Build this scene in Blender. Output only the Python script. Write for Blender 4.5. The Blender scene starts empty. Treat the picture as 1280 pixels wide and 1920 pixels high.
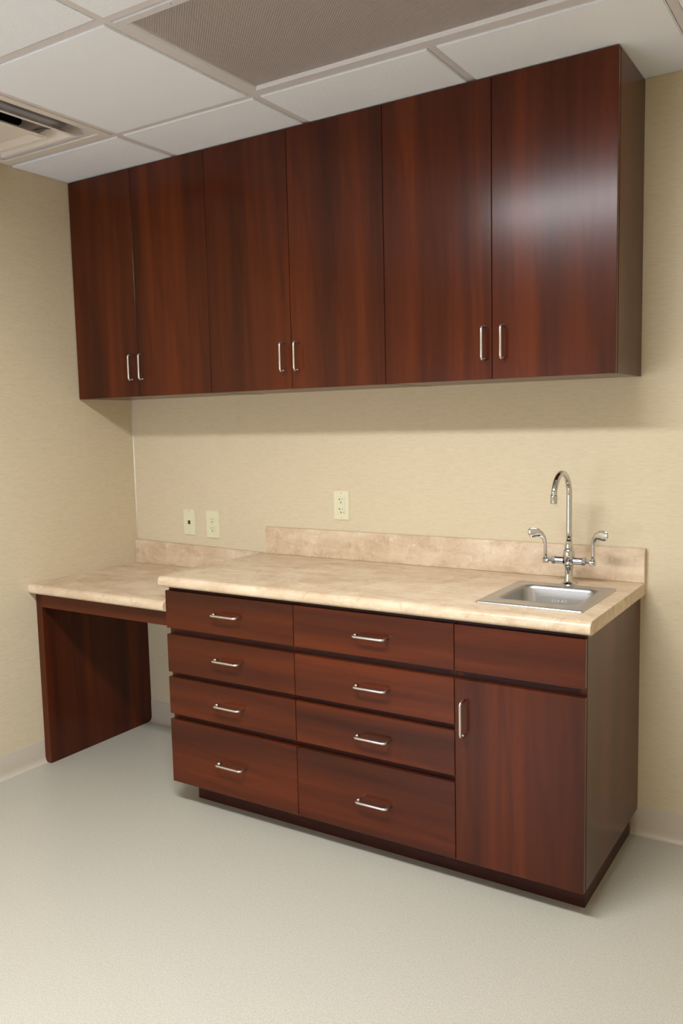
import bpy, bmesh, math, random
from mathutils import Vector, Matrix
random.seed(7)
S = bpy.context.scene
C = S.collection

# ------------------------------------------------------------------ camera
cam_d = bpy.data.cameras.new('camera'); cam = bpy.data.objects.new('camera', cam_d); C.objects.link(cam)
right = Vector((0.84417154, 0.53560086, -0.02249712))
upv = Vector((-0.03737923, 0.10067479, 0.99421697))
back = Vector((0.53476836, -0.83844875, 0.10500714))
mw = Matrix((right, upv, back)).transposed().to_4x4()
mw.translation = Vector((2.90471, -2.79702, 1.38782))
cam.matrix_world = mw
cam_d.sensor_fit = 'VERTICAL'; cam_d.sensor_height = 36.0; cam_d.sensor_width = 24.0
cam_d.lens = 1589.918 / 1920 * 36.0
cam_d.clip_start = 0.02
S.camera = cam
# ------------------------------------------------------------------ world, exposure
w = bpy.data.worlds.new('world'); S.world = w; w.use_nodes = True
w.node_tree.nodes['Background'].inputs[0].default_value = (0.6, 0.6, 0.62, 1)
w.node_tree.nodes['Background'].inputs[1].default_value = 0.2
S.view_settings.view_transform = 'Standard'; S.view_settings.look = 'None'
S.view_settings.gamma = 1.0; S.view_settings.use_curve_mapping = False
S.view_settings.exposure = 0.0
LAMP = 66.0; LAMP_DOWN = 12.0                       # radiance of the lit ceiling troffer's lens
LAMP_Y = (-1.8049, -2.1097)      # the lit troffer is a narrow one (0.3 x 1.2 m)
LAMP_COL = (0.98, 1.0, 1.03)
FILL, FILL_COL = 5.4, (0.86, 0.95, 1.15)   # cool fill light from the made-up window added to the front wall

# ------------------------------------------------------------------ dimensions
X0, X1, Y0, Y1 = -0.008, 3.65, -3.64, 0.0       # room
ZC = 2.4084                                      # face of the ceiling tiles
LC, DU, ZU = 2.2552, 0.3037, 1.5107              # wall cabinets
LB, DB, ZB = 2.2632, 0.6045, 0.0881              # base cabinets
H1, H2, TH, NOSE, BS = 0.7615, 0.8526, 0.038, 0.6183, 0.111
XL = 0.744

# ------------------------------------------------------------------ materials
def mat(name, col=(.8, .8, .8), rough=.5, metal=0.0, spec=.5):
    m = bpy.data.materials.new(name); m.use_nodes = True
    b = m.node_tree.nodes['Principled BSDF']
    b.inputs['Base Color'].default_value = (*col, 1); b.inputs['Roughness'].default_value = rough
    b.inputs['Metallic'].default_value = metal; b.inputs['Specular IOR Level'].default_value = spec
    return m, m.node_tree, b
def lin(r, g, b):
    f = lambda c: (c/255/12.92) if c/255 <= .04045 else ((c/255+.055)/1.055)**2.4
    return (f(r), f(g), f(b))
def N(t, ty, **kw):
    n = t.nodes.new(ty)
    for k, v in kw.items():
        if k in n.inputs: n.inputs[k].default_value = v
        else: setattr(n, k, v)
    return n
def ramp(t, src, stops, interp='LINEAR'):
    r = t.nodes.new('ShaderNodeValToRGB'); r.color_ramp.interpolation = interp
    e = r.color_ramp.elements
    while len(e) < len(stops): e.new(.5)
    for i, (p, c) in enumerate(stops): e[i].position = p; e[i].color = (*c, 1)
    t.links.new(src, r.inputs[0]); return r.outputs[0]
def coords(t, scale, seeded=True, loc=(0, 0, 0)):
    tc = t.nodes.new('ShaderNodeTexCoord'); mp = t.nodes.new('ShaderNodeMapping')
    out = tc.outputs['Object']
    if seeded:
        oi = t.nodes.new('ShaderNodeObjectInfo'); mu = N(t, 'ShaderNodeMath', operation='MULTIPLY'); mu.inputs[1].default_value = 37.0
        t.links.new(oi.outputs['Random'], mu.inputs[0])
        ad = N(t, 'ShaderNodeVectorMath', operation='ADD')
        t.links.new(out, ad.inputs[0]); t.links.new(mu.outputs[0], ad.inputs[1]); out = ad.outputs[0]
    t.links.new(out, mp.inputs[0]); mp.inputs['Scale'].default_value = scale; mp.inputs['Location'].default_value = loc
    return mp.outputs[0]
def noise(t, vec, scale, detail=4, rough=.5, dist=0.0):
    n = N(t, 'ShaderNodeTexNoise'); n.inputs['Scale'].default_value = scale; n.inputs['Detail'].default_value = detail
    n.inputs['Roughness'].default_value = rough; n.inputs['Distortion'].default_value = dist
    t.links.new(vec, n.inputs['Vector']); return n.outputs['Fac']
def mix(t, a, b, fac, mode='MIX'):
    m = t.nodes.new('ShaderNodeMix'); m.data_type = 'RGBA'; m.blend_type = mode
    for s, v in ((m.inputs[0], fac), (m.inputs[6], a), (m.inputs[7], b)):
        if hasattr(v, 'is_linked') or isinstance(v, bpy.types.NodeSocket): t.links.new(v, s)
        else: s.default_value = v if not isinstance(v, tuple) else (*v, 1)
    return m.outputs[2]
def bump(t, b, h, strength, dist):
    n = t.nodes.new('ShaderNodeBump'); n.inputs['Strength'].default_value = strength; n.inputs['Distance'].default_value = dist
    t.links.new(h, n.inputs['Height']); t.links.new(n.outputs[0], b.inputs['Normal'])

def wood(name, axis, seeded=True, rough=.215):
    m, t, b = mat(name, rough=rough, spec=.28)
    def sc(cross, along): return tuple(along if i == axis else cross for i in range(3))
    broad = noise(t, coords(t, sc(11, .5), seeded), 1.0, 3, .5, .3)
    mid = noise(t, coords(t, sc(34, 1.6), seeded, (3, 1, 2)), 1.0, 4, .6, .4)
    fine = noise(t, coords(t, sc(330, 9), seeded, (1, 5, 2)), 1.0, 3, .6)
    wv = N(t, 'ShaderNodeTexWave', wave_type='BANDS', bands_direction='DIAGONAL'); wv.inputs['Scale'].default_value = 1.0
    wv.inputs['Distortion'].default_value = 9.0; wv.inputs['Detail'].default_value = 2.0; wv.inputs['Detail Scale'].default_value = .8
    t.links.new(coords(t, sc(5, .55), seeded, (7, 2, 4)), wv.inputs['Vector'])
    c = ramp(t, broad, [(.32, lin(62, 25, 10)), (.5, lin(79, 32, 12)), (.68, lin(96, 40, 14))])
    c = mix(t, c, ramp(t, mid, [(.32, (.55, .54, .56)), (.62, (1, 1, 1))]), .34, 'MULTIPLY')
    c = mix(t, c, ramp(t, wv.outputs['Fac'], [(0, (.45, .42, .45)), (.10, (1, 1, 1))]), .20, 'MULTIPLY')
    c = mix(t, c, ramp(t, fine, [(.35, (.62, .58, .58)), (.6, (1, 1, 1))]), .22, 'MULTIPLY')
    fleck = noise(t, coords(t, sc(60, 14), seeded, (2, 8, 3)), 1.0, 5, .75, 1.5)
    c = mix(t, c, ramp(t, fleck, [(.30, (.55, .5, .5)), (.42, (1, 1, 1))]), .45, 'MULTIPLY')
    t.links.new(c, b.inputs['Base Color'])
    bump(t, b, fine, .08, .0006)
    return m
M = {}
M['wood_v'] = wood('cherry_vertical', 2)
M['wood_h'] = wood('cherry_horizontal', 0)
m, t, b = mat('cherry_dark_rail', lin(58, 26, 22), .4, 0, .2); M['rail'] = m
n = noise(t, coords(t, (4, 4, 60)), 3, 3); t.links.new(ramp(t, n, [(.3, lin(48, 20, 15)), (.7, lin(66, 28, 19))]), b.inputs['Base Color'])

def stone(name):
    m, t, b = mat(name, rough=.34)
    v = coords(t, (1, 1, 1), False)
    a = noise(t, v, 7, 6, .62, .5); d = noise(t, v, 22, 6, .65, .8); f = noise(t, v, 150, 3, .6)
    st = noise(t, coords(t, (5, 26, 20), False), 1.0, 5, .6, .6)
    c = ramp(t, a, [(.34, lin(194, 166, 136)), (.5, lin(211, 188, 158)), (.66, lin(226, 207, 178))])
    c = mix(t, c, ramp(t, st, [(.35, lin(190, 162, 131)), (.62, lin(228, 209, 181))]), .4)
    c = mix(t, c, ramp(t, d, [(.32, lin(178, 140, 112)), (.47, (1, 1, 1))]), .32, 'MULTIPLY')
    pale = N(t, 'ShaderNodeMath', operation='MULTIPLY'); pale.inputs[1].default_value = .75
    r = t.nodes.new('ShaderNodeValToRGB'); r.color_ramp.elements[0].position = .58; r.color_ramp.elements[1].position = .68
    t.links.new(noise(t, v, 34, 5, .7, 1.2), r.inputs[0]); t.links.new(r.outputs[0], pale.inputs[0])
    c = mix(t, c, lin(232, 216, 190), pale.outputs[0])
    c = mix(t, c, ramp(t, f, [(.3, (.86, .84, .82)), (.6, (1, 1, 1))]), .35, 'MULTIPLY')
    t.links.new(c, b.inputs['Base Color']); return m
M['stone'] = stone('travertine_laminate')

def wallpaper(name, axis):
    m, t, b = mat(name, rough=.62, spec=.3)
    s = [1, 1, 1]; s[axis] = .30; s[2] = 1
    g = noise(t, coords(t, (110*s[0], 110*s[1], 430), False), 1.0, 4, .65)
    h = noise(t, coords(t, (40*s[0], 40*s[1], 130), False), 1.0, 3, .6)
    k = noise(t, coords(t, (1, 1, 1), False), 1.3, 2)
    c = ramp(t, g, [(.25, lin(192, 176, 146)), (.45, lin(212, 198, 169)), (.7, lin(220, 207, 180))])
    c = mix(t, c, ramp(t, h, [(.3, lin(203, 187, 154)), (.6, lin(217, 203, 172))]), .3)
    c = mix(t, c, ramp(t, k, [(.3, (.96, .95, .94)), (.7, (1, 1, 1))]), .6, 'MULTIPLY')
    t.links.new(c, b.inputs['Base Color']); bump(t, b, g, .18, .0008); return m
M['paper_x'] = wallpaper('woven_wallpaper_back', 0)
M['paper_y'] = wallpaper('woven_wallpaper_side', 1)

m, t, b = mat('sheet_vinyl_floor', rough=.33, spec=.45); M['floor'] = m
v = coords(t, (1, 1, 1), False)
n1 = noise(t, v, 260, 3, .7); n2 = noise(t, v, 90, 3, .6); n3 = noise(t, v, 1.2, 2)
c = ramp(t, n1, [(.3, lin(166, 161, 146)), (.5, lin(185, 181, 167)), (.7, lin(197, 194, 181))])
c = mix(t, c, ramp(t, n2, [(.3, (.9, .89, .87)), (.6, (1, 1, 1))]), .5, 'MULTIPLY')
vo = N(t, 'ShaderNodeTexVoronoi'); vo.inputs['Scale'].default_value = 70; t.links.new(v, vo.inputs['Vector'])
c = mix(t, c, ramp(t, vo.outputs['Distance'], [(.0, (.72, .68, .62)), (.09, (.75, .71, .66)), (.12, (1, 1, 1))]), .35, 'MULTIPLY')
t.links.new(c, b.inputs['Base Color'])
t.links.new(ramp(t, n3, [(.3, (.30,)*3), (.7, (.38,)*3)]), b.inputs['Roughness']); bump(t, b, n2, .05, .001)

m, t, b = mat('mineral_tile', rough=.9, spec=.2); M['tile'] = m
n1 = noise(t, coords(t, (1, 1, 1)), 240, 4, .7)
t.links.new(ramp(t, n1, [(.3, lin(230, 233, 240)), (.6, lin(240, 243, 250))]), b.inputs['Base Color']); bump(t, b, n1, .35, .0015)
M['tee'] = mat('painted_tee', lin(214, 208, 208), .45)[0]
M['grille'] = mat('painted_grille', lin(224, 216, 208), .4)[0]
M['fixture'] = mat('fixture_enamel', lin(212, 210, 213), .4)[0]
M['galv'] = mat('galvanised', lin(188, 184, 186), .45, .0)[0]
M['duct'] = mat('black_duct', (.012, .012, .014), .7)[0]
M['plenum'] = mat('plenum', (.12, .11, .10), .9)[0]
m, t, b = mat('prismatic_lens', rough=.28); M['lens'] = m
cv = coords(t, (1, 1, 1), False)
mp = t.nodes.new('ShaderNodeMapping'); mp.inputs['Rotation'].default_value = (0, 0, math.radians(45)); t.links.new(cv, mp.inputs[0])
hs = []
for dr in ('X', 'Y'):
    wv = N(t, 'ShaderNodeTexWave', wave_type='BANDS', bands_direction=dr); wv.inputs['Scale'].default_value = 52
    t.links.new(mp.outputs[0], wv.inputs['Vector']); hs.append(wv.outputs['Fac'])
mm = N(t, 'ShaderNodeMath', operation='MULTIPLY'); t.links.new(hs[0], mm.inputs[0]); t.links.new(hs[1], mm.inputs[1])
t.links.new(ramp(t, mm.outputs[0], [(0, lin(158, 148, 146)), (.6, lin(186, 176, 174))]), b.inputs['Base Color']); bump(t, b, mm.outputs[0], .5, .003)
m, t, b = mat('lit_lens', (.9, .9, .88), .4); M['lit'] = m
b.inputs['Emission Color'].default_value = (*LAMP_COL, 1); b.inputs['Emission Strength'].default_value = LAMP
m, t, b = mat('added_fill_glow', (.8, .82, .85), .5); M['fill_pane'] = m  # emissive sheet of the added window, serves as fill light
b.inputs['Emission Color'].default_value = (*FILL_COL, 1); b.inputs['Emission Strength'].default_value = FILL
M['base_grey'] = mat('cove_base_vinyl', lin(200, 189, 172), .38)[0]
M['bead'] = mat('caulk', lin(240, 234, 222), .5)[0]
m, t, b = mat('brushed_steel', (.52, .52, .52), .30, 1.0); M['steel'] = m
n = noise(t, coords(t, (30, 600, 600), False), 1, 3); t.links.new(ramp(t, n, [(.3, (.27,)*3), (.7, (.36,)*3)]), b.inputs['Roughness'])
M['chrome'] = mat('polished_chrome', (.62, .62, .61), .06, 1.0)[0]
M['nickel'] = mat('satin_nickel', (.72, .70, .68), .27, 1.0)[0]
M['etch'] = mat('etched_mark', (.85, .85, .83), .6, .2)[0]
M['ivory'] = mat('ivory_plastic', lin(222, 218, 184), .35)[0]
M['slot'] = mat('socket_slot', (.03, .025, .015), .6)[0]
M['green'] = mat('indicator_green', lin(110, 140, 105), .4)[0]
M['case'] = mat('cabinet_interior', lin(70, 48, 38), .6)[0]

# ------------------------------------------------------------------ helpers
def link(name, me, m, parent=None, smooth=False):
    o = bpy.data.objects.new(name, me); C.objects.link(o)
    if m is not None: me.materials.append(m)
    if smooth:
        for p in me.polygons: p.use_smooth = True
    if parent is not None: o.parent = parent
    return o
def org(parent): return _world(parent) if parent is not None else Vector((0, 0, 0))
def _world(o):
    v = Vector(o.location)
    while o.parent: o = o.parent; v = v + o.location
    return v
def finish(name, bm, m, parent=None, origin=None, smooth=False, autosm=None):
    """bm holds world coordinates; origin becomes the object's own origin."""
    bmesh.ops.recalc_face_normals(bm, faces=bm.faces)
    if origin is None:
        xs = [v.co for v in bm.verts]
        origin = Vector([(min(c[i] for c in xs)+max(c[i] for c in xs))/2 for i in range(3)]) if parent is not None else Vector((0, 0, 0))
    origin = Vector(origin)
    bmesh.ops.translate(bm, verts=bm.verts, vec=-origin)
    me = bpy.data.meshes.new(name); bm.to_mesh(me); bm.free()
    o = link(name, me, m, parent, smooth or autosm is not None)
    o.location = origin - org(parent)
    if autosm is not None:
        try: me.set_sharp_from_angle(angle=math.radians(autosm))
        except Exception: pass
    return o
def bx(bm, x0, x1, y0, y1, z0, z1, bev=0.0, seg=1):
    vs = [bm.verts.new((x, y, z)) for x in (x0, x1) for y in (y0, y1) for z in (z0, z1)]
    fs = [bm.faces.new([vs[i] for i in f]) for f in ((0, 1, 3, 2), (4, 6, 7, 5), (0, 4, 5, 1), (2, 3, 7, 6), (0, 2, 6, 4), (1, 5, 7, 3))]
    if bev > 0:
        es = list({e for f in fs for e in f.edges})
        bmesh.ops.bevel(bm, geom=es, offset=bev, segments=seg, affect='EDGES', profile=.5)
    return bm
def box(name, x0, x1, y0, y1, z0, z1, m, parent=None, bev=0.0, seg=1, origin=None):
    return finish(name, bx(bmesh.new(), x0, x1, y0, y1, z0, z1, bev, seg), m, parent, origin, autosm=35 if (bev > 0 and seg > 1) else None)
def empty(name, loc, label, cat, group=None):
    o = bpy.data.objects.new(name, None); C.objects.link(o); o.location = loc; o.empty_display_size = .1
    tag(o, label, cat, group); return o
def tag(o, label, cat, group=None):
    o['label'] = label; o['category'] = cat
    if group: o['group'] = group
    return o
def struct(o): o['kind'] = 'structure'; return o
def extrude_yz(bm, prof, x0, x1):
    a = [bm.verts.new((x0, y, z)) for y, z in prof]; b_ = [bm.verts.new((x1, y, z)) for y, z in prof]
    k = len(prof)
    for i in range(k): bm.faces.new((a[i], a[(i+1) % k], b_[(i+1) % k], b_[i]))
    bm.faces.new(a); bm.faces.new(b_[::-1]); return bm
def tube(bm, pts, r, seg=10, radii=None, caps=True, flat=None):
    """sweep a circle (or ellipse: flat=list of (scale_n, scale_b)) along pts"""
    pts = [Vector(p) for p in pts]; rings = []
    prevn = None
    for i, p in enumerate(pts):
        tdir = (pts[min(i+1, len(pts)-1)]-pts[max(i-1, 0)]).normalized()
        if prevn is None:
            up = Vector((0, 0, 1)) if abs(tdir.z) < .9 else Vector((0, 1, 0))
            nn = tdir.cross(up).normalized()
        else: nn = (prevn - tdir*prevn.dot(tdir)).normalized()
        prevn = nn; bb = tdir.cross(nn)
        rr = radii[i] if radii else r
        fa, fb = flat[i] if flat else (1, 1)
        rings.append([bm.verts.new(p + nn*math.cos(2*math.pi*k/seg)*rr*fa + bb*math.sin(2*math.pi*k/seg)*rr*fb) for k in range(seg)])
    for a, b_ in zip(rings, rings[1:]):
        for k in range(seg): bm.faces.new((a[k], a[(k+1) % seg], b_[(k+1) % seg], b_[k]))
    if caps: bm.faces.new(rings[0][::-1]); bm.faces.new(rings[-1])
    return bm
def lathe(bm, prof, centre, axis='z', seg=28):
    cx, cy, cz = centre; rings = []
    for r, h in prof:
        ring = []
        for k in range(seg):
            a = 2*math.pi*k/seg; u, v_ = r*math.cos(a), r*math.sin(a)
            ring.append(bm.verts.new((cx+u, cy+v_, cz+h) if axis == 'z' else ((cx+h, cy+u, cz+v_) if axis == 'x' else (cx+u, cy+h, cz+v_))))
        rings.append(ring)
    for a, b_ in zip(rings, rings[1:]):
        for k in range(seg): bm.faces.new((a[k], a[(k+1) % seg], b_[(k+1) % seg], b_[k]))
    bm.faces.new(rings[0][::-1]); bm.faces.new(rings[-1]); return bm
def arc(c, r, a0, a1, n): return [(c[0]+r*math.cos(math.radians(a0+(a1-a0)*i/n)), c[1]+r*math.sin(math.radians(a0+(a1-a0)*i/n))) for i in range(n+1)]
def rrect(x0, x1, y0, y1, r, n=6):
    p = []
    for (cx, cy, a) in ((x1-r, y1-r, 0), (x0+r, y1-r, 90), (x0+r, y0+r, 180), (x1-r, y0+r, 270)):
        p += arc((cx, cy), r, a, a+90, n)
    return p

# ------------------------------------------------------------------ room shell
f = struct(box('floor', X0-.1, X1+.1, Y0-.1, Y1+.1, -.1, 0, M['floor']))
struct(box('wall_back', X0-.1, X1+.1, 0, .1, 0, 2.62, M['paper_x']))
struct(box('wall_left', X0-.1, X0, Y0, 0, 0, 2.62, M['paper_y']))
struct(box('wall_right', X1, X1+.1, Y0, 0, 0, 2.62, M['paper_y']))
struct(box('wall_front', X0-.1, X1+.1, Y0-.1, Y0, 0, 2.62, M['paper_x']))
# made-up glowing window, unseen behind the camera, added as cool fill for ceiling and floor
WX0, WX1, WZ0, WZ1 = .10, 1.40, .45, 1.35
wf = bmesh.new()
bx(wf, WX0-.05, WX1+.05, Y0+.0005, Y0+.03, WZ0-.05, WZ0); bx(wf, WX0-.05, WX1+.05, Y0+.0005, Y0+.03, WZ1, WZ1+.05)
bx(wf, WX0-.05, WX0, Y0+.0005, Y0+.03, WZ0, WZ1); bx(wf, WX1, WX1+.05, Y0+.0005, Y0+.03, WZ0, WZ1)
fill_frame = struct(finish('added_fill_window_1', wf, M['fixture']))
box('fill_pane', WX0+.001, WX1-.001, Y0+.002, Y0+.012, WZ0+.001, WZ1-.001, M['fill_pane'], fill_frame)
def base_prof(s=1): return [(0, .1005), (-.0025*s, .1005), (-.0032*s, .098)] + [(-.0032*s, .03), (-.0042*s, .018), (-.0070*s, .009), (-.0125*s, .0035), (-.0165*s, .0012), (-.0165*s, 0), (0, 0)]
def baseboard(name, ranges, side):
    bm = bmesh.new()
    for a, b_ in ranges:
        if side == 'back': extrude_yz(bm, base_prof(), a, b_)
        else:
            t_ = bmesh.new(); extrude_yz(t_, base_prof(), a, b_)
            if side == 'front':
                for v in t_.verts: v.co.y = Y0 - v.co.y
            if side == 'left':
                for v in t_.verts: v.co = Vector((X0 - v.co.y, v.co.x, v.co.z))
            if side == 'right':
                for v in t_.verts: v.co = Vector((X1 + v.co.y, v.co.x, v.co.z))
            me = bpy.data.meshes.new('tmp'); t_.to_mesh(me); t_.free(); bm.from_mesh(me); bpy.data.meshes.remove(me)
    return struct(finish(name, bm, M['base_grey'], autosm=50))
baseboard('baseboard_back', [(.030, .788), (2.243, X1)], 'back')
baseboard('baseboard_left', [(Y0, -.5835)], 'left')
baseboard('baseboard_right', [(Y0, -.017)], 'right')
baseboard('baseboard_front', [(X0+.017, X1-.017)], 'front')
bm = bmesh.new(); tube(bm, [(X0+.0008, -.0008, H1+BS), (X0+.0008, -.0008, 1.5105)], .0032, 8)
struct(finish('trim_1', bm, M['bead'], smooth=True))

# ------------------------------------------------------------------ ceiling: slab, tees, tiles
GX = [X0, .594, 1.2036, 1.8132, 2.4228, 3.0324, X1]
GY = [0, -.5857, -1.1953, -1.8049, -2.4145, -3.0241, Y0]
ceil = struct(box('ceiling', X0-.1, X1+.1, Y0-.1, Y1+.1, 2.62, 2.70, M['plenum']))
TW = .012; ZT = ZC + .0042
for i, y in enumerate(GY[1:-1]):
    box('grid_tee', X0+.001, X1-.001, y-TW, y+TW, ZT, ZT+.004, M['tee'], ceil)
for i, x in enumerate(GX[1:-1]):
    for j in range(6):
        if i == 2 and j == 3:
            box('cross_tee', x-TW, x+TW, GY[4]+TW, LAMP_Y[1]-TW, ZT, ZT+.004, M['tee'], ceil); continue
        if i == 2 and j == 1: continue           # the troffers span two modules
        box('cross_tee', x-TW, x+TW, GY[j+1]+TW, (GY[j]-TW) if j else -.001, ZT, ZT+.004, M['tee'], ceil)
for (a, b_, c_, d) in ((X0, X1, -.020, -.0005), (X0, X1, Y0+.0005, Y0+.02)):
    box('wall_angle', a+.0005, b_-.0005, c_, d, ZT+.0045, ZT+.0060, M['tee'], ceil)
for (a, b_) in ((X0+.0005, X0+.02), (X1-.02, X1-.0005)):
    box('wall_angle', a, b_, Y0+.021, -.021, ZT+.0045, ZT+.0060, M['tee'], ceil)
box('grid_tee', GX[2]+TW, GX[4]-TW, LAMP_Y[1]-TW, LAMP_Y[1]+TW, ZT, ZT+.004, M['tee'], ceil)
skip = {(0, 1), (2, 1), (3, 1), (2, 3), (3, 3)}
for i in range(6):
    for j in range(6):
        if (i, j) in skip and (i, j) not in ((2, 3), (3, 3)): continue
        g = TW + .0018
        x0 = GX[i] + (g if i else .0015); x1 = GX[i+1] - (g if i < 5 else .0015)
        y1 = GY[j] - (g if j else .0015); y0 = GY[j+1] + (g if j < 5 else .0015)
        if (i, j) in skip: y1 = LAMP_Y[1] - g
        bm = bmesh.new()
        bx(bm, x0, x1, y0, y1, ZC, ZC+.016)
        es = [e for e in bm.edges if all(abs(v.co.z-ZC) < 1e-6 for v in e.verts)]
        bmesh.ops.bevel(bm, geom=es, offset=.0028, segments=2, affect='EDGES')
        o = finish('ceiling_tile', bm, M['tile'], ceil)
        if (i, j) == (1, 2): o.location.z += .004      # this tile sits a little high: dark joint

# ------------------------------------------------------------------ troffers
def troffer(x0, x1, y0, y1, label, lens_m, fw=.034):
    r = empty('ceiling_light', ((x0+x1)/2, (y0+y1)/2, ZC), label, 'ceiling light', None)
    x0 += TW+.001; x1 -= TW+.001; y0 += TW+.001; y1 -= TW+.001
    hb = bmesh.new()
    h = .11; tk = .002; zt = ZC+.012
    bx(hb, x0, x1, y0, y1, zt+h, zt+h+tk)
    bx(hb, x0, x0+tk, y0, y1, zt, zt+h); bx(hb, x1-tk, x1, y0, y1, zt, zt+h)
    bx(hb, x0+tk, x1-tk, y0, y0+tk, zt, zt+h); bx(hb, x0+tk, x1-tk, y1-tk, y1, zt, zt+h)
    finish('housing', hb, M['fixture'], r)
    # hinged door frame with mitred corners
    fb = bmesh.new()
    def loop(ins, z): return [fb.verts.new(p) for p in ((x0+ins, y0+ins, z), (x1-ins, y0+ins, z), (x1-ins, y1-ins, z), (x0+ins, y1-ins, z))]
    ls = [loop(.0015, zt), loop(.0015, ZC+.001), loop(.004, ZC-.0015), loop(fw-.008, ZC-.0015), loop(fw-.002, ZC+.003), loop(fw, ZC+.008), loop(fw, zt)]
    for a, b_ in zip(ls, ls[1:]+ls[:1]):
        for k in range(4): fb.faces.new((a[k], a[(k+1) % 4], b_[(k+1) % 4], b_[k]))
    fr = finish('door_frame', fb, M['fixture'], r)
    box('lens', x0+fw-.004, x1-fw+.004, y0+fw-.004, y1-fw+.004, ZC+.0081, ZC+.0112, lens_m, r)
    if lens_m is M['lit']:        # prismatic lens throws most of its light downwards
        ld = bpy.data.lights.new('lamp_light', 'AREA'); ld.shape = 'RECTANGLE'; ld.size = x1-x0-2*fw; ld.size_y = y1-y0-2*fw
        ld.energy = LAMP_DOWN; ld.color = LAMP_COL; ld.spread = math.radians(135)
        lo = bpy.data.objects.new('lamp_light', ld); C.objects.link(lo); lo.parent = r; lo.location = (0, 0, -.001)
    for dx in (.19, .235):
        bm = bmesh.new(); bx(bm, x0+dx, x0+dx+.005, y0+.004, y0+.016, ZC-.0042, ZC-.0012, .001)
        finish('latch', bm, M['fixture'], fr)
    return r
troffer(GX[2], GX[4], GY[2], GY[1], 'unlit grey prismatic ceiling troffer above the wall cabinets', M['lens'])
troffer(GX[2], GX[4], LAMP_Y[1], LAMP_Y[0], 'lit white fluorescent ceiling troffer behind the camera', M['lit'], .020)

# ------------------------------------------------------------------ air diffuser
dx, dy = (X0+.594)/2+.003, -.8905
D = empty('air_diffuser', (dx, dy, ZC), 'square cream supply air diffuser in the ceiling beside left wall', 'air vent')
def sq(bm, h, z, r=0.0):
    if r: return [bm.verts.new((dx+p[0], dy+p[1], z)) for p in rrect(-h, h, -h, h, r, 4)]
    return [bm.verts.new((dx+a*h, dy+b_*h, z)) for a, b_ in ((1, 1), (-1, 1), (-1, -1), (1, -1))]
def strip(bm, loops, close=False):
    ps = list(zip(loops, loops[1:])) + ([(loops[-1], loops[0])] if close else [])
    for a, b_ in ps:
        for k in range(len(a)): bm.faces.new((a[k], a[(k+1) % len(a)], b_[(k+1) % len(a)], b_[k]))
bm = bmesh.new(); strip(bm, [sq(bm, .288, ZC+.006), sq(bm, .288, ZC-.0005), sq(bm, .258, ZC-.0005), sq(bm, .254, ZC+.002), sq(bm, .256, ZC+.006)], True)
fr = finish('border_frame', bm, M['grille'], D)
bm = bmesh.new(); rr = .112
inner = [bm.verts.new((dx+rr*math.cos(2*math.pi*k/32+math.pi/4), dy+rr*math.sin(2*math.pi*k/32+math.pi/4), ZC+.036)) for k in range(32)]
a = sq(bm, .256, ZC+.004); b_ = sq(bm, .20, ZC+.033)
strip(bm, [a, b_])
bmesh.ops.recalc_face_normals(bm, faces=bm.faces)
for q in range(4):
    seg_ = [inner[(q*8+k) % 32] for k in range(9)]
    bm.faces.new([b_[q]] + seg_[::1] + [b_[(q+1) % 4]])
finish('back_pan', bm, M['galv'], D)
bm = bmesh.new()
l1 = [bm.verts.new((dx+rr*math.cos(2*math.pi*k/32), dy+rr*math.sin(2*math.pi*k/32), ZC+.037)) for k in range(32)]
l2 = [bm.verts.new((dx+rr*math.cos(2*math.pi*k/32), dy+rr*math.sin(2*math.pi*k/32), ZC+.20)) for k in range(32)]
strip(bm, [l1, l2]); bm.faces.new(l2)
finish('duct_collar', bm, M['duct'], D)
bm = bmesh.new()
strip(bm, [sq(bm, .207, ZC-.010), sq(bm, .203, ZC-.012), sq(bm, .193, ZC-.010), sq(bm, .158, ZC+.016), sq(bm, .158, ZC+.018), sq(bm, .195, ZC-.007)], True)
finish('louvre_ring', bm, M['grille'], D)
bm = bmesh.new()
ls = [sq(bm, .142, ZC-.019, .012), sq(bm, .138, ZC-.021, .012), sq(bm, .130, ZC-.020, .012), sq(bm, .098, ZC-.010, .012)]
strip(bm, ls); bm.faces.new(ls[-1])
ls2 = [ls[0], sq(bm, .108, ZC+.000, .012)]
strip(bm, ls2); bm.faces.new(ls2[-1][::-1])
finish('centre_plaque', bm, M['grille'], D)
for sx, sy in ((1, 1), (1, -1), (-1, 1), (-1, -1)):
    bm = bmesh.new(); tube(bm, [(dx+sx*.105, dy+sy*.105, ZC-.001), (dx+sx*.165, dy+sy*.16, ZC+.012), (dx+sx*.205, dy+sy*.2, ZC+.031)], .0016, 6)
    finish('wire_bracket', bm, M['galv'], D)

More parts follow.
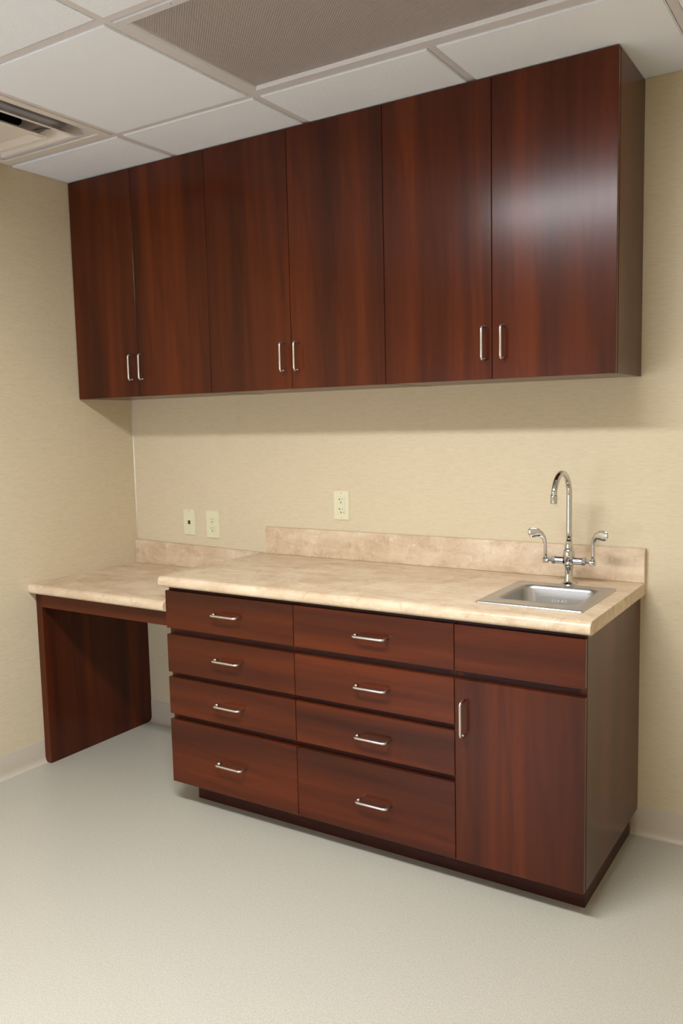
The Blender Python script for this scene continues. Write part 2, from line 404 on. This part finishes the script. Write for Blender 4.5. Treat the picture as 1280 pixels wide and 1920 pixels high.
# ------------------------------------------------------------------ pulls
def pull_path(L, out, r, axis):
    p = [(0, 0)]
    rad = .010
    p += [(0, out-rad)] + arc((rad, out-rad), rad, 180, 90, 5) + arc((L-rad, out-rad), rad, 90, 0, 5) + [(L, 0)]
    pts = []
    for a, o in p:
        a -= L/2
        pts.append((a, -o, 0) if axis == 'x' else (0, -o, a))
    return pts
pull_mesh = {}
for key, L, ax in (('drawer', .111, 'x'), ('door', .104, 'z'), ('upper', .100, 'z')):
    bm = bmesh.new(); tube(bm, pull_path(L, .030, .004, ax), .0042, 10)
    bmesh.ops.recalc_face_normals(bm, faces=bm.faces)
    me = bpy.data.meshes.new('handle'); bm.to_mesh(me); bm.free(); me.materials.append(M['nickel'])
    for p in me.polygons: p.use_smooth = True
    pull_mesh[key] = me
def pull(kind, x, y, z, parent):
    o = bpy.data.objects.new('handle', pull_mesh[kind]); C.objects.link(o); o.parent = parent
    o.location = Vector((x, y, z)) - org(parent); return o

# ------------------------------------------------------------------ wall cabinets
US = [X0+.004, .3553, .7397, 1.1186, 1.5008, 1.8783, LC]
ulab = ['leftmost dark cherry wall cabinet, against the left wall', 'middle dark cherry wall cabinet of the three in the run', 'rightmost dark cherry wall cabinet, with the bright lamp reflection, above the sink']
hz = [1.6275, 1.6245, 1.621]
hx = [(.3305, .3885), (1.0880, 1.1490), (1.8555, 1.9175)]
g = .0011
ZTOP = ZC-.0035
for k in range(3):
    x0, xm, x1 = US[2*k], US[2*k+1], US[2*k+2]
    R_ = empty('wall_cabinet', ((x0+x1)/2, 0, ZU), ulab[k], 'cabinet', 'cherry wall cabinets under the ceiling')
    yb = -(DU-.0215)
    xa, xb = x0+.0003, x1-.0003
    box('side_panel', xa, xa+.019, yb, -.0006, ZU, ZTOP, M['wood_v'], R_)
    box('side_panel', xb-.019, xb, yb, -.0006, ZU, ZTOP, M['wood_v'], R_)
    box('bottom_panel', xa+.0192, xb-.0192, yb, -.0006, ZU+.0005, ZU+.019, M['wood_h'], R_)
    box('top_panel', xa+.0192, xb-.0192, yb, -.0006, ZTOP-.019, ZTOP, M['case'], R_)
    box('back_panel', xa+.0192, xb-.0192, -.008, -.0006, ZU+.0195, ZTOP-.0195, M['case'], R_)
    box('shelf', xa+.0195, xb-.0195, yb+.01, -.009, 1.95, 1.969, M['case'], R_)
    for q, (a, b_) in enumerate(((x0, xm), (xm, x1))):
        d = box('door', a+g, b_-g, -DU, -DU+.019, ZU+.0005, ZTOP, M['wood_v'], R_, .0008)
        pull('upper', hx[k][q], -DU, hz[k], d)

# ------------------------------------------------------------------ base cabinets
BX = [XL, 1.3099, 1.8814, LB]
rows = [(.6646, .8013), (.5019, .6404), (.3461, .4823), (ZB, .3245)]
blab = ['left base cabinet of four cherry drawers, beside the knee space', 'middle base cabinet of four cherry drawers, left of the sink cabinet', 'right base cabinet with one tall cherry door, under the sink']
ZK = H2-TH-.0005
yc = -(DB-.0210)
for k in range(3):
    x0, x1 = BX[k], BX[k+1]
    R_ = empty('base_cabinet', ((x0+x1)/2, 0, 0), blab[k], 'cabinet', None)
    if k < 2: R_['group'] = 'cherry drawer base cabinets'
    xa, xb = x0+.0004, x1-.0004
    box('side_panel', xa, xa+.019, yc, -.018, ZB+.0002, ZK, M['wood_v'], R_)
    box('side_panel', xb-.019, xb, yc, -.0006 if k == 2 else -.018, ZB+.0002, ZK, M['wood_v'], R_)
    box('bottom_panel', xa+.0192, xb-.0192, yc, -.018, ZB+.0005, ZB+.019, M['case'], R_)
    box('back_panel', xa+.0192, xb-.0192, -.025, -.018, ZB+.0195, ZK, M['case'], R_)
    zr = [(.785, ZK), (.628, .676), (.470, .514), (.312, .358)] if k < 2 else [(.785, ZK), (.628, .676)]
    for a, b_ in zr:
        box('rail', xa+.0192, xb-.0192, yc, yc+.02, a, b_, M['rail'], R_)
    tx0 = .7903 if k == 0 else xa; tx1 = 2.2412 if k == 2 else xb
    bm = bmesh.new(); bx(bm, tx0, tx1, -.5202, -.5012, 0, ZB)
    if k == 0: bx(bm, tx0, tx0+.019, -.5010, -.018, 0, ZB)
    if k == 2: bx(bm, tx1-.019, tx1, -.5010, -.018, 0, ZB)
    finish('toe_kick', bm, M['rail'], R_)
    if k < 2:
        cx = (1.0335, 1.6065)[k]
        for q, (za, zb) in enumerate(rows):
            d = box('drawer', x0+g, x1-g, -DB, -DB+.019, za, zb, M['wood_h'], R_, .0008)
            db = bmesh.new()
            zb2 = zb-.03; za2 = za+.025
            bx(db, x0+.03, x0+.042, yc+.0215, -.08, za2, zb2); bx(db, x1-.042, x1-.03, yc+.0215, -.08, za2, zb2)
            bx(db, x0+.0425, x1-.0425, yc+.0215, yc+.033, za2, zb2); bx(db, x0+.0425, x1-.0425, -.092, -.08, za2, zb2)
            bx(db, x0+.0425, x1-.0425, yc+.0335, -.0925, za2, za2+.006)
            finish('drawer_box', db, M['case'], d)
            pull('drawer', cx, -DB, ((.738, .577, .4155, .203), (.733, .572, .411, .2015))[k][q], d)
    else:
        box('false_front', x0+g, x1-g, -DB, -DB+.019, rows[0][0], rows[0][1], M['wood_h'], R_, .0008)
        d = box('door', x0+g, x1-g, -DB, -DB+.019, ZB, rows[1][1], M['wood_v'], R_, .0008)
        pull('door', 1.9125, -DB, .5285, d)

# ------------------------------------------------------------------ worktops
def slab(name, x0, x1, top, parent, hole=None):
    r1, r2 = .013, .019
    prof = [(-.0006, top-TH), (-.0006, top)]
    yf = -NOSE
    # waterfall nose: rounded top and bottom
    prof += [(yf+r2, top)] + arc((yf+r2, top-r2), r2, 90, 180, 8)[1:] + arc((yf+r1, top-TH+r1), r1, 180, 270, 6)
    bm = bmesh.new(); extrude_yz(bm, prof, x0, x1)
    bmesh.ops.recalc_face_normals(bm, faces=bm.faces)
    if hole:
        me = bpy.data.meshes.new('t'); bm.to_mesh(me); bm.free(); a = bpy.data.objects.new('t', me); C.objects.link(a)
        cb = bmesh.new(); bx(cb, hole[0], hole[1], hole[2], hole[3], top-.1, top+.1); bmesh.ops.recalc_face_normals(cb, faces=cb.faces)
        m2 = bpy.data.meshes.new('c'); cb.to_mesh(m2); cb.free(); c_ = bpy.data.objects.new('c', m2); C.objects.link(c_)
        md = a.modifiers.new('b', 'BOOLEAN'); md.object = c_; md.operation = 'DIFFERENCE'; md.solver = 'EXACT'
        bpy.context.view_layer.update()
        ev = a.evaluated_get(bpy.context.evaluated_depsgraph_get())
        m3 = bpy.data.meshes.new_from_object(ev)
        bm = bmesh.new(); bm.from_mesh(m3)
        for o in (a, c_): bpy.data.objects.remove(o)
        for q in (me, m2, m3): bpy.data.meshes.remove(q)
    return finish(name, bm, M['stone'], parent, autosm=40)
W = empty('worktop', (1.51, -.31, H2), 'high beige travertine-look worktop over the drawer and sink cabinets', 'countertop')
xr = 2.2789
slab('slab', .7244, xr-.0012, H2, W, (1.935, 2.205, -.475, -.185))
box('backsplash', .7562, xr-.0012, -.0200, -.0008, H2+.0003, H2+BS, M['stone'], W, .0012)
bm = bmesh.new()
r1, r2, yf = .013, .019, -NOSE
extrude_yz(bm, [(-.0006, H2-TH), (-.0006, H2)] + [(yf+r2, H2)] + arc((yf+r2, H2-r2), r2, 90, 180, 8)[1:] + arc((yf+r1, H2-TH+r1), r1, 180, 270, 6), xr-.0010, xr)
bx(bm, xr-.0010, xr, -.0200, -.0008, H2+.0003, H2+BS)
finish('end_cap', bm, M['stone'], W)
K = empty('desk_worktop', (.36, -.31, H1), 'lower beige travertine-look desk worktop over the open knee space', 'countertop')
slab('slab', X0+.001, XL-.0008, H1, K)
bm = bx(bmesh.new(), X0+.001, .7238, -.0200, -.0008, H1+.0003, H1+.108, .0010)
for v in bm.verts:                                   # its top runs down to meet the high worktop
    if v.co.z > H1+.05: v.co.z -= .0150*(v.co.x-X0)/.73
finish('backsplash', bm, M['stone'], K)

# desk support
Dk = empty('desk_support', (.36, -.58, 0), 'dark cherry end panel and apron carrying the low desk worktop', 'desk frame')
lx0, lx1, yf = X0+.002, .0290, -.582
prof = [(yf, 0), (yf, H1-TH-.0005), (-.0006, H1-TH-.0005), (-.0006, .105), (-.020, .085)] + arc((-.045, .030), .028, 0, -90, 5)[0:] + []
prof = [(yf, .0)] + [(yf, H1-TH-.0005), (-.0006, H1-TH-.0005), (-.0006, .026)] + arc((-.0266, .026), .026, 0, -90, 6)[1:]
bm = bmesh.new(); extrude_yz(bm, prof, lx0, lx1)
finish('end_panel', bm, M['wood_v'], Dk)
box('apron', lx1+.0004, XL-.0008, yf, yf+.019, .6635, H1-TH-.0005, M['wood_h'], Dk, .0006)

# ------------------------------------------------------------------ sink
SK = empty('sink', (2.07, -.341, H2), 'small square brushed steel bar sink set in the worktop', 'sink')
bm = bmesh.new()
ox0, ox1, oy0, oy1 = 1.9110, 2.2290, -.5200, -.1630
def sl(ins4, z, r):
    l_, r_, f_, k_ = ins4
    return [bm.verts.new((p[0], p[1], z)) for p in rrect(ox0+l_, ox1-r_, oy0+f_, oy1-k_, r)]
i4 = lambda v: (v, v, v, v)
bl = (.034, .036, .068, .042)           # left, right, front, back ledge widths
add = lambda v: tuple(q+v for q in bl)
loops = [sl(i4(0), H2+.0003, .006), sl(i4(.0008), H2+.0035, .006), sl(i4(.004), H2+.0050, .008), sl(i4(.008), H2+.0042, .010),
         sl(add(-.006), H2+.0034, .036), sl(add(-.002), H2+.0042, .034), sl(add(.003), H2+.0020, .034), sl(add(.0065), H2-.008, .034),
         sl(add(.012), H2-.110, .038), sl(add(.018), H2-.130, .040), sl(add(.035), H2-.140, .040), sl(add(.075), H2-.1425, .040)]
strip(bm, loops)
# drain opening: ring of verts matched to the last loop
n_ = len(loops[-1]); cx_, cy_ = (ox0+bl[0]+ox1-bl[1])/2, (oy0+bl[2]+oy1-bl[3])/2
dr = []
for v in loops[-1]:
    a_ = math.atan2(v.co.y-cy_, v.co.x-cx_); dr.append(bm.verts.new((cx_+.045*math.cos(a_), cy_+.045*math.sin(a_), H2-.1435)))
strip(bm, [loops[-1], dr])
finish('basin', bm, M['steel'], SK, autosm=60)
bm = bmesh.new(); lathe(bm, [(.0445, -.030), (.0445, 0), (.040, .0018), (.032, -.002), (.030, -.008), (.004, -.009)], (cx_, cy_, H2-.1432))
dn = finish('drain', bm, M['chrome'], SK, autosm=40)
cu = bpy.data.curves.new('t', 'FONT'); cu.body = 'ELKAY'; cu.size = .0125; cu.align_x = 'CENTER'; cu.extrude = .0004; cu.space_character = 1.15; cu.resolution_u = 3
to = bpy.data.objects.new('t', cu); C.objects.link(to); bpy.context.view_layer.update()
me = bpy.data.meshes.new_from_object(to.evaluated_get(bpy.context.evaluated_depsgraph_get())); bpy.data.objects.remove(to); bpy.data.curves.remove(cu)
o = link('maker_mark', me, M['etch'], SK); o.rotation_euler = (math.radians(90+3), 0, 0); o.scale = (1.25, 1, 1)
o.location = Vector((2.0655, -.2165, H2-.045)) - org(SK)
o['label'] = 'pale stamped lettering on the far basin wall'

# ------------------------------------------------------------------ faucet
FX, FY = 2.0684, -.1315
F = empty('faucet', (FX, FY, H2), 'polished chrome gooseneck faucet with two wrist-blade levers behind the sink', 'faucet')
bm = bmesh.new(); lathe(bm, [(.0255, .0004), (.0255, .003), (.022, .0065), (.0155, .011), (.0140, .020), (.0128, .034), (.0128, .050), (.0150, .060), (.0168, .064), (.0168, .071), (.0150, .074)], (FX, FY, H2), seg=32)
finish('pedestal', bm, M['chrome'], F, autosm=40)
az = .9292
bm = bmesh.new()
lathe(bm, [(.0160, .074-.0005), (.0185, .078), (.0185, .104), (.0165, .112), (.0135, .116), (.0142, .118), (.0142, .121), (.0108, .137), (.0105, .140)], (FX, FY, H2), seg=32)
finish('centre_body', bm, M['chrome'], F, autosm=40)
for s in (-1, 1):
    bm = bmesh.new()
    lathe(bm, [(.0122, s*.0165), (.0122, s*.043), (.0110, s*.0435)], (FX, FY, az), 'x', 24)
    finish('valve_arm', bm, M['chrome'], F, autosm=40)
for s in (-1, 1):
    xn = FX + s*.0440
    bm = bmesh.new(); lathe(bm, [(.0135, 0), (.0140, s*.001), (.0140, s*.0095), (.0125, s*.011), (.0065, s*.0115), (.0060, s*.0235)], (xn, FY, az), 'x', 6)
    finish('bonnet_nut', bm, M['chrome'], F)
    # wrist blade lever: hub, riser, sweeping paddle
    hx_ = FX + s*.0780
    bm = bmesh.new(); lathe(bm, [(.0070, -s*.0115), (.0095, -s*.0095), (.0100, s*.004), (.0085, s*.0065), (.004, s*.0072)], (hx_, FY, az-.003), 'x', 20)
    hub = finish('lever_hub', bm, M['chrome'], F, autosm=40)
    path = [(hx_, FY, az-.001), (hx_-s*.0003, FY-.001, az+.020), (hx_-s*.0005, FY-.002, az+.045), (hx_+s*.0005, FY-.004, az+.060), (hx_+s*.0045, FY-.007, az+.073), (hx_+s*.011, FY-.011, az+.082), (hx_+s*.021, FY-.014, az+.087), (hx_+s*.033, FY-.017, az+.088), (hx_+s*.043, FY-.019, az+.087), (hx_+s*.049, FY-.020, az+.086), (hx_+s*.0515, FY-.0205, az+.0855)]
    rad = [.0060, .0058, .0058, .0064, .0080, .0108, .0140, .0165, .0160, .0120, .0020]
    bm = bmesh.new(); rings = []
    P = [Vector(p) for p in path]
    for i, p in enumerate(P):
        td = (P[min(i+1, len(P)-1)]-P[max(i-1, 0)]).normalized()
        wd = Vector((0, 1, 0)).cross(td).normalized()      # width direction lies in the x-z plane
        wd = (wd - td*wd.dot(td)).normalized(); th = td.cross(wd).normalized()
        q = min(1, max(0, (i-2)/4)); tk = .0056*(1-q)+.0028*q
        if i == len(P)-1: tk = .0008
        rings.append([bm.verts.new(p+wd*math.cos(2*math.pi*k_/16)*rad[i]+th*math.sin(2*math.pi*k_/16)*tk) for k_ in range(16)])
    strip(bm, rings) if False else None
    for a, b_ in zip(rings, rings[1:]):
        for k_ in range(16): bm.faces.new((a[k_], a[(k_+1) % 16], b_[(k_+1) % 16], b_[k_]))
    bm.faces.new(rings[0][::-1]); bm.faces.new(rings[-1])
    finish('wrist_blade', bm, M['chrome'], F, smooth=True)
# spout
sr = .0755; sy = FY - 2*sr; zt_ = 1.2235-.008-sr
pts = [(FX, FY, H2+.139), (FX, FY, 1.02), (FX, FY, 1.08), (FX, FY, zt_)]
pts += [(FX, FY-sr+sr*math.cos(math.radians(a)), zt_+sr*math.sin(math.radians(a))) for a in range(10, 181, 10)]
pts += [(FX, sy, 1.153)]
bm = bmesh.new(); tube(bm, pts, .0094, 16); finish('spout', bm, M['chrome'], F, smooth=True)
bm = bmesh.new(); lathe(bm, [(.0096, .027), (.0114, .0255), (.0112, .010), (.0104, .008), (.0104, .006), (.0112, .005), (.0108, .0005), (.0085, 0)], (FX, sy, 1.1265), seg=24)
finish('aerator', bm, M['chrome'], F, autosm=40)

# ------------------------------------------------------------------ wall plates
def plate_mesh(x, z, w_=.0700, h_=.1150, parent=None):
    bm = bmesh.new(); bx(bm, x-w_/2, x+w_/2, -.0062, -.0004, z-h_/2, z+h_/2)
    es = [e for e in bm.edges if all(abs(v.co.y+.0062) < 1e-6 for v in e.verts)]
    bmesh.ops.bevel(bm, geom=es, offset=.0028, segments=3, affect='EDGES')
    return finish('cover_plate', bm, M['ivory'], parent, autosm=60)
def screw(x, z, parent, y=-.0062):
    bm = bmesh.new(); lathe(bm, [(.0032, 0), (.0028, -.0009), (.001, -.0012)], (x, y, z), 'y', 12); s_ = finish('screw', bm, M['ivory'], parent, autosm=50)
    box('screw_slot', x-.0004, x+.0004, y-.0014, y-.0010, z-.0024, z+.0024, M['slot'], s_); return s_
def hole(x, z, w_, h_, parent, y, m='slot', name='slot'):
    box(name, x-w_/2, x+w_/2, y-.0004, y, z-h_/2, z+h_/2, M[m], parent)
# data jack
x, z = .3215, .9625
P1 = empty('data_jack', (x, 0, z), 'ivory wall plate with one black data port, leftmost above the desk', 'wall plate')
plate_mesh(x, z, .0680, .1150, P1)
bm = bmesh.new()
box('port', x-.0065, x+.0065, -.0072, -.0062, z-.0085, z+.0085, M['slot'], P1, .0004)
screw(x, z+.048, P1); screw(x, z-.048, P1)
# duplex
x, z = .4570, .9580
P2 = empty('wall_outlet', (x, 0, z), 'ivory duplex outlet with round sockets above the desk backsplash', 'outlet')
plate_mesh(x, z, .0730, .1190, P2)
for dz in (.0195, -.0195):
    bm = bmesh.new()
    pr = [p for p in arc((0, 0), .0172, -55, 55, 8)] + [p for p in arc((0, 0), .0172, 125, 235, 8)]
    f0 = [bm.verts.new((x+p[0], -.0062, z+dz+p[1])) for p in pr]; f1 = [bm.verts.new((x+p[0]*.95, -.0080, z+dz+p[1]*.95)) for p in pr]
    strip(bm, [f0, f1]); bm.faces.new(f1); bm.faces.new(f0[::-1])
    s_ = finish('socket', bm, M['ivory'], P2)
    hole(x-.0062, z+dz+.004, .0018, .0085, s_, -.0080); hole(x+.0062, z+dz+.004, .0016, .0065, s_, -.0080); hole(x, z+dz-.0075, .0048, .0048, s_, -.0080)
screw(x, z, P2)
# GFCI
x, z = 1.1240, 1.0640
P3 = empty('wall_outlet', (x, 0, z), 'ivory rectangular ground-fault outlet above the worktop backsplash', 'outlet')
plate_mesh(x, z, .0700, .1150, P3)
bm = bmesh.new(); bx(bm, x-.0180, x+.0180, -.0066, -.0062, z-.0350, z+.0350); finish('inset_shadow', bm, M['tee'], P3)
s_ = box('receptacle', x-.0165, x+.0165, -.0084, -.0066, z-.0335, z+.0335, M['ivory'], P3, .0006)
for dz in (.0215, -.0170):
    hole(x-.0065, z+dz+.003, .0040, .0062, s_, -.0084); hole(x+.0065, z+dz+.003, .0018, .0060, s_, -.0084); hole(x+.0002, z+dz-.0095, .0046, .0050, s_, -.0084)
hole(x+.0115, z-.0265, .0034, .0042, s_, -.0084, 'green', 'indicator_light')
for dz in (.0040, -.0030): box('button', x-.0070, x+.0070, -.0094, -.0086, z+dz-.0028, z+dz+.0028, M['ivory'], s_, .0003)
screw(x, z+.048, P3); screw(x, z-.048, P3)
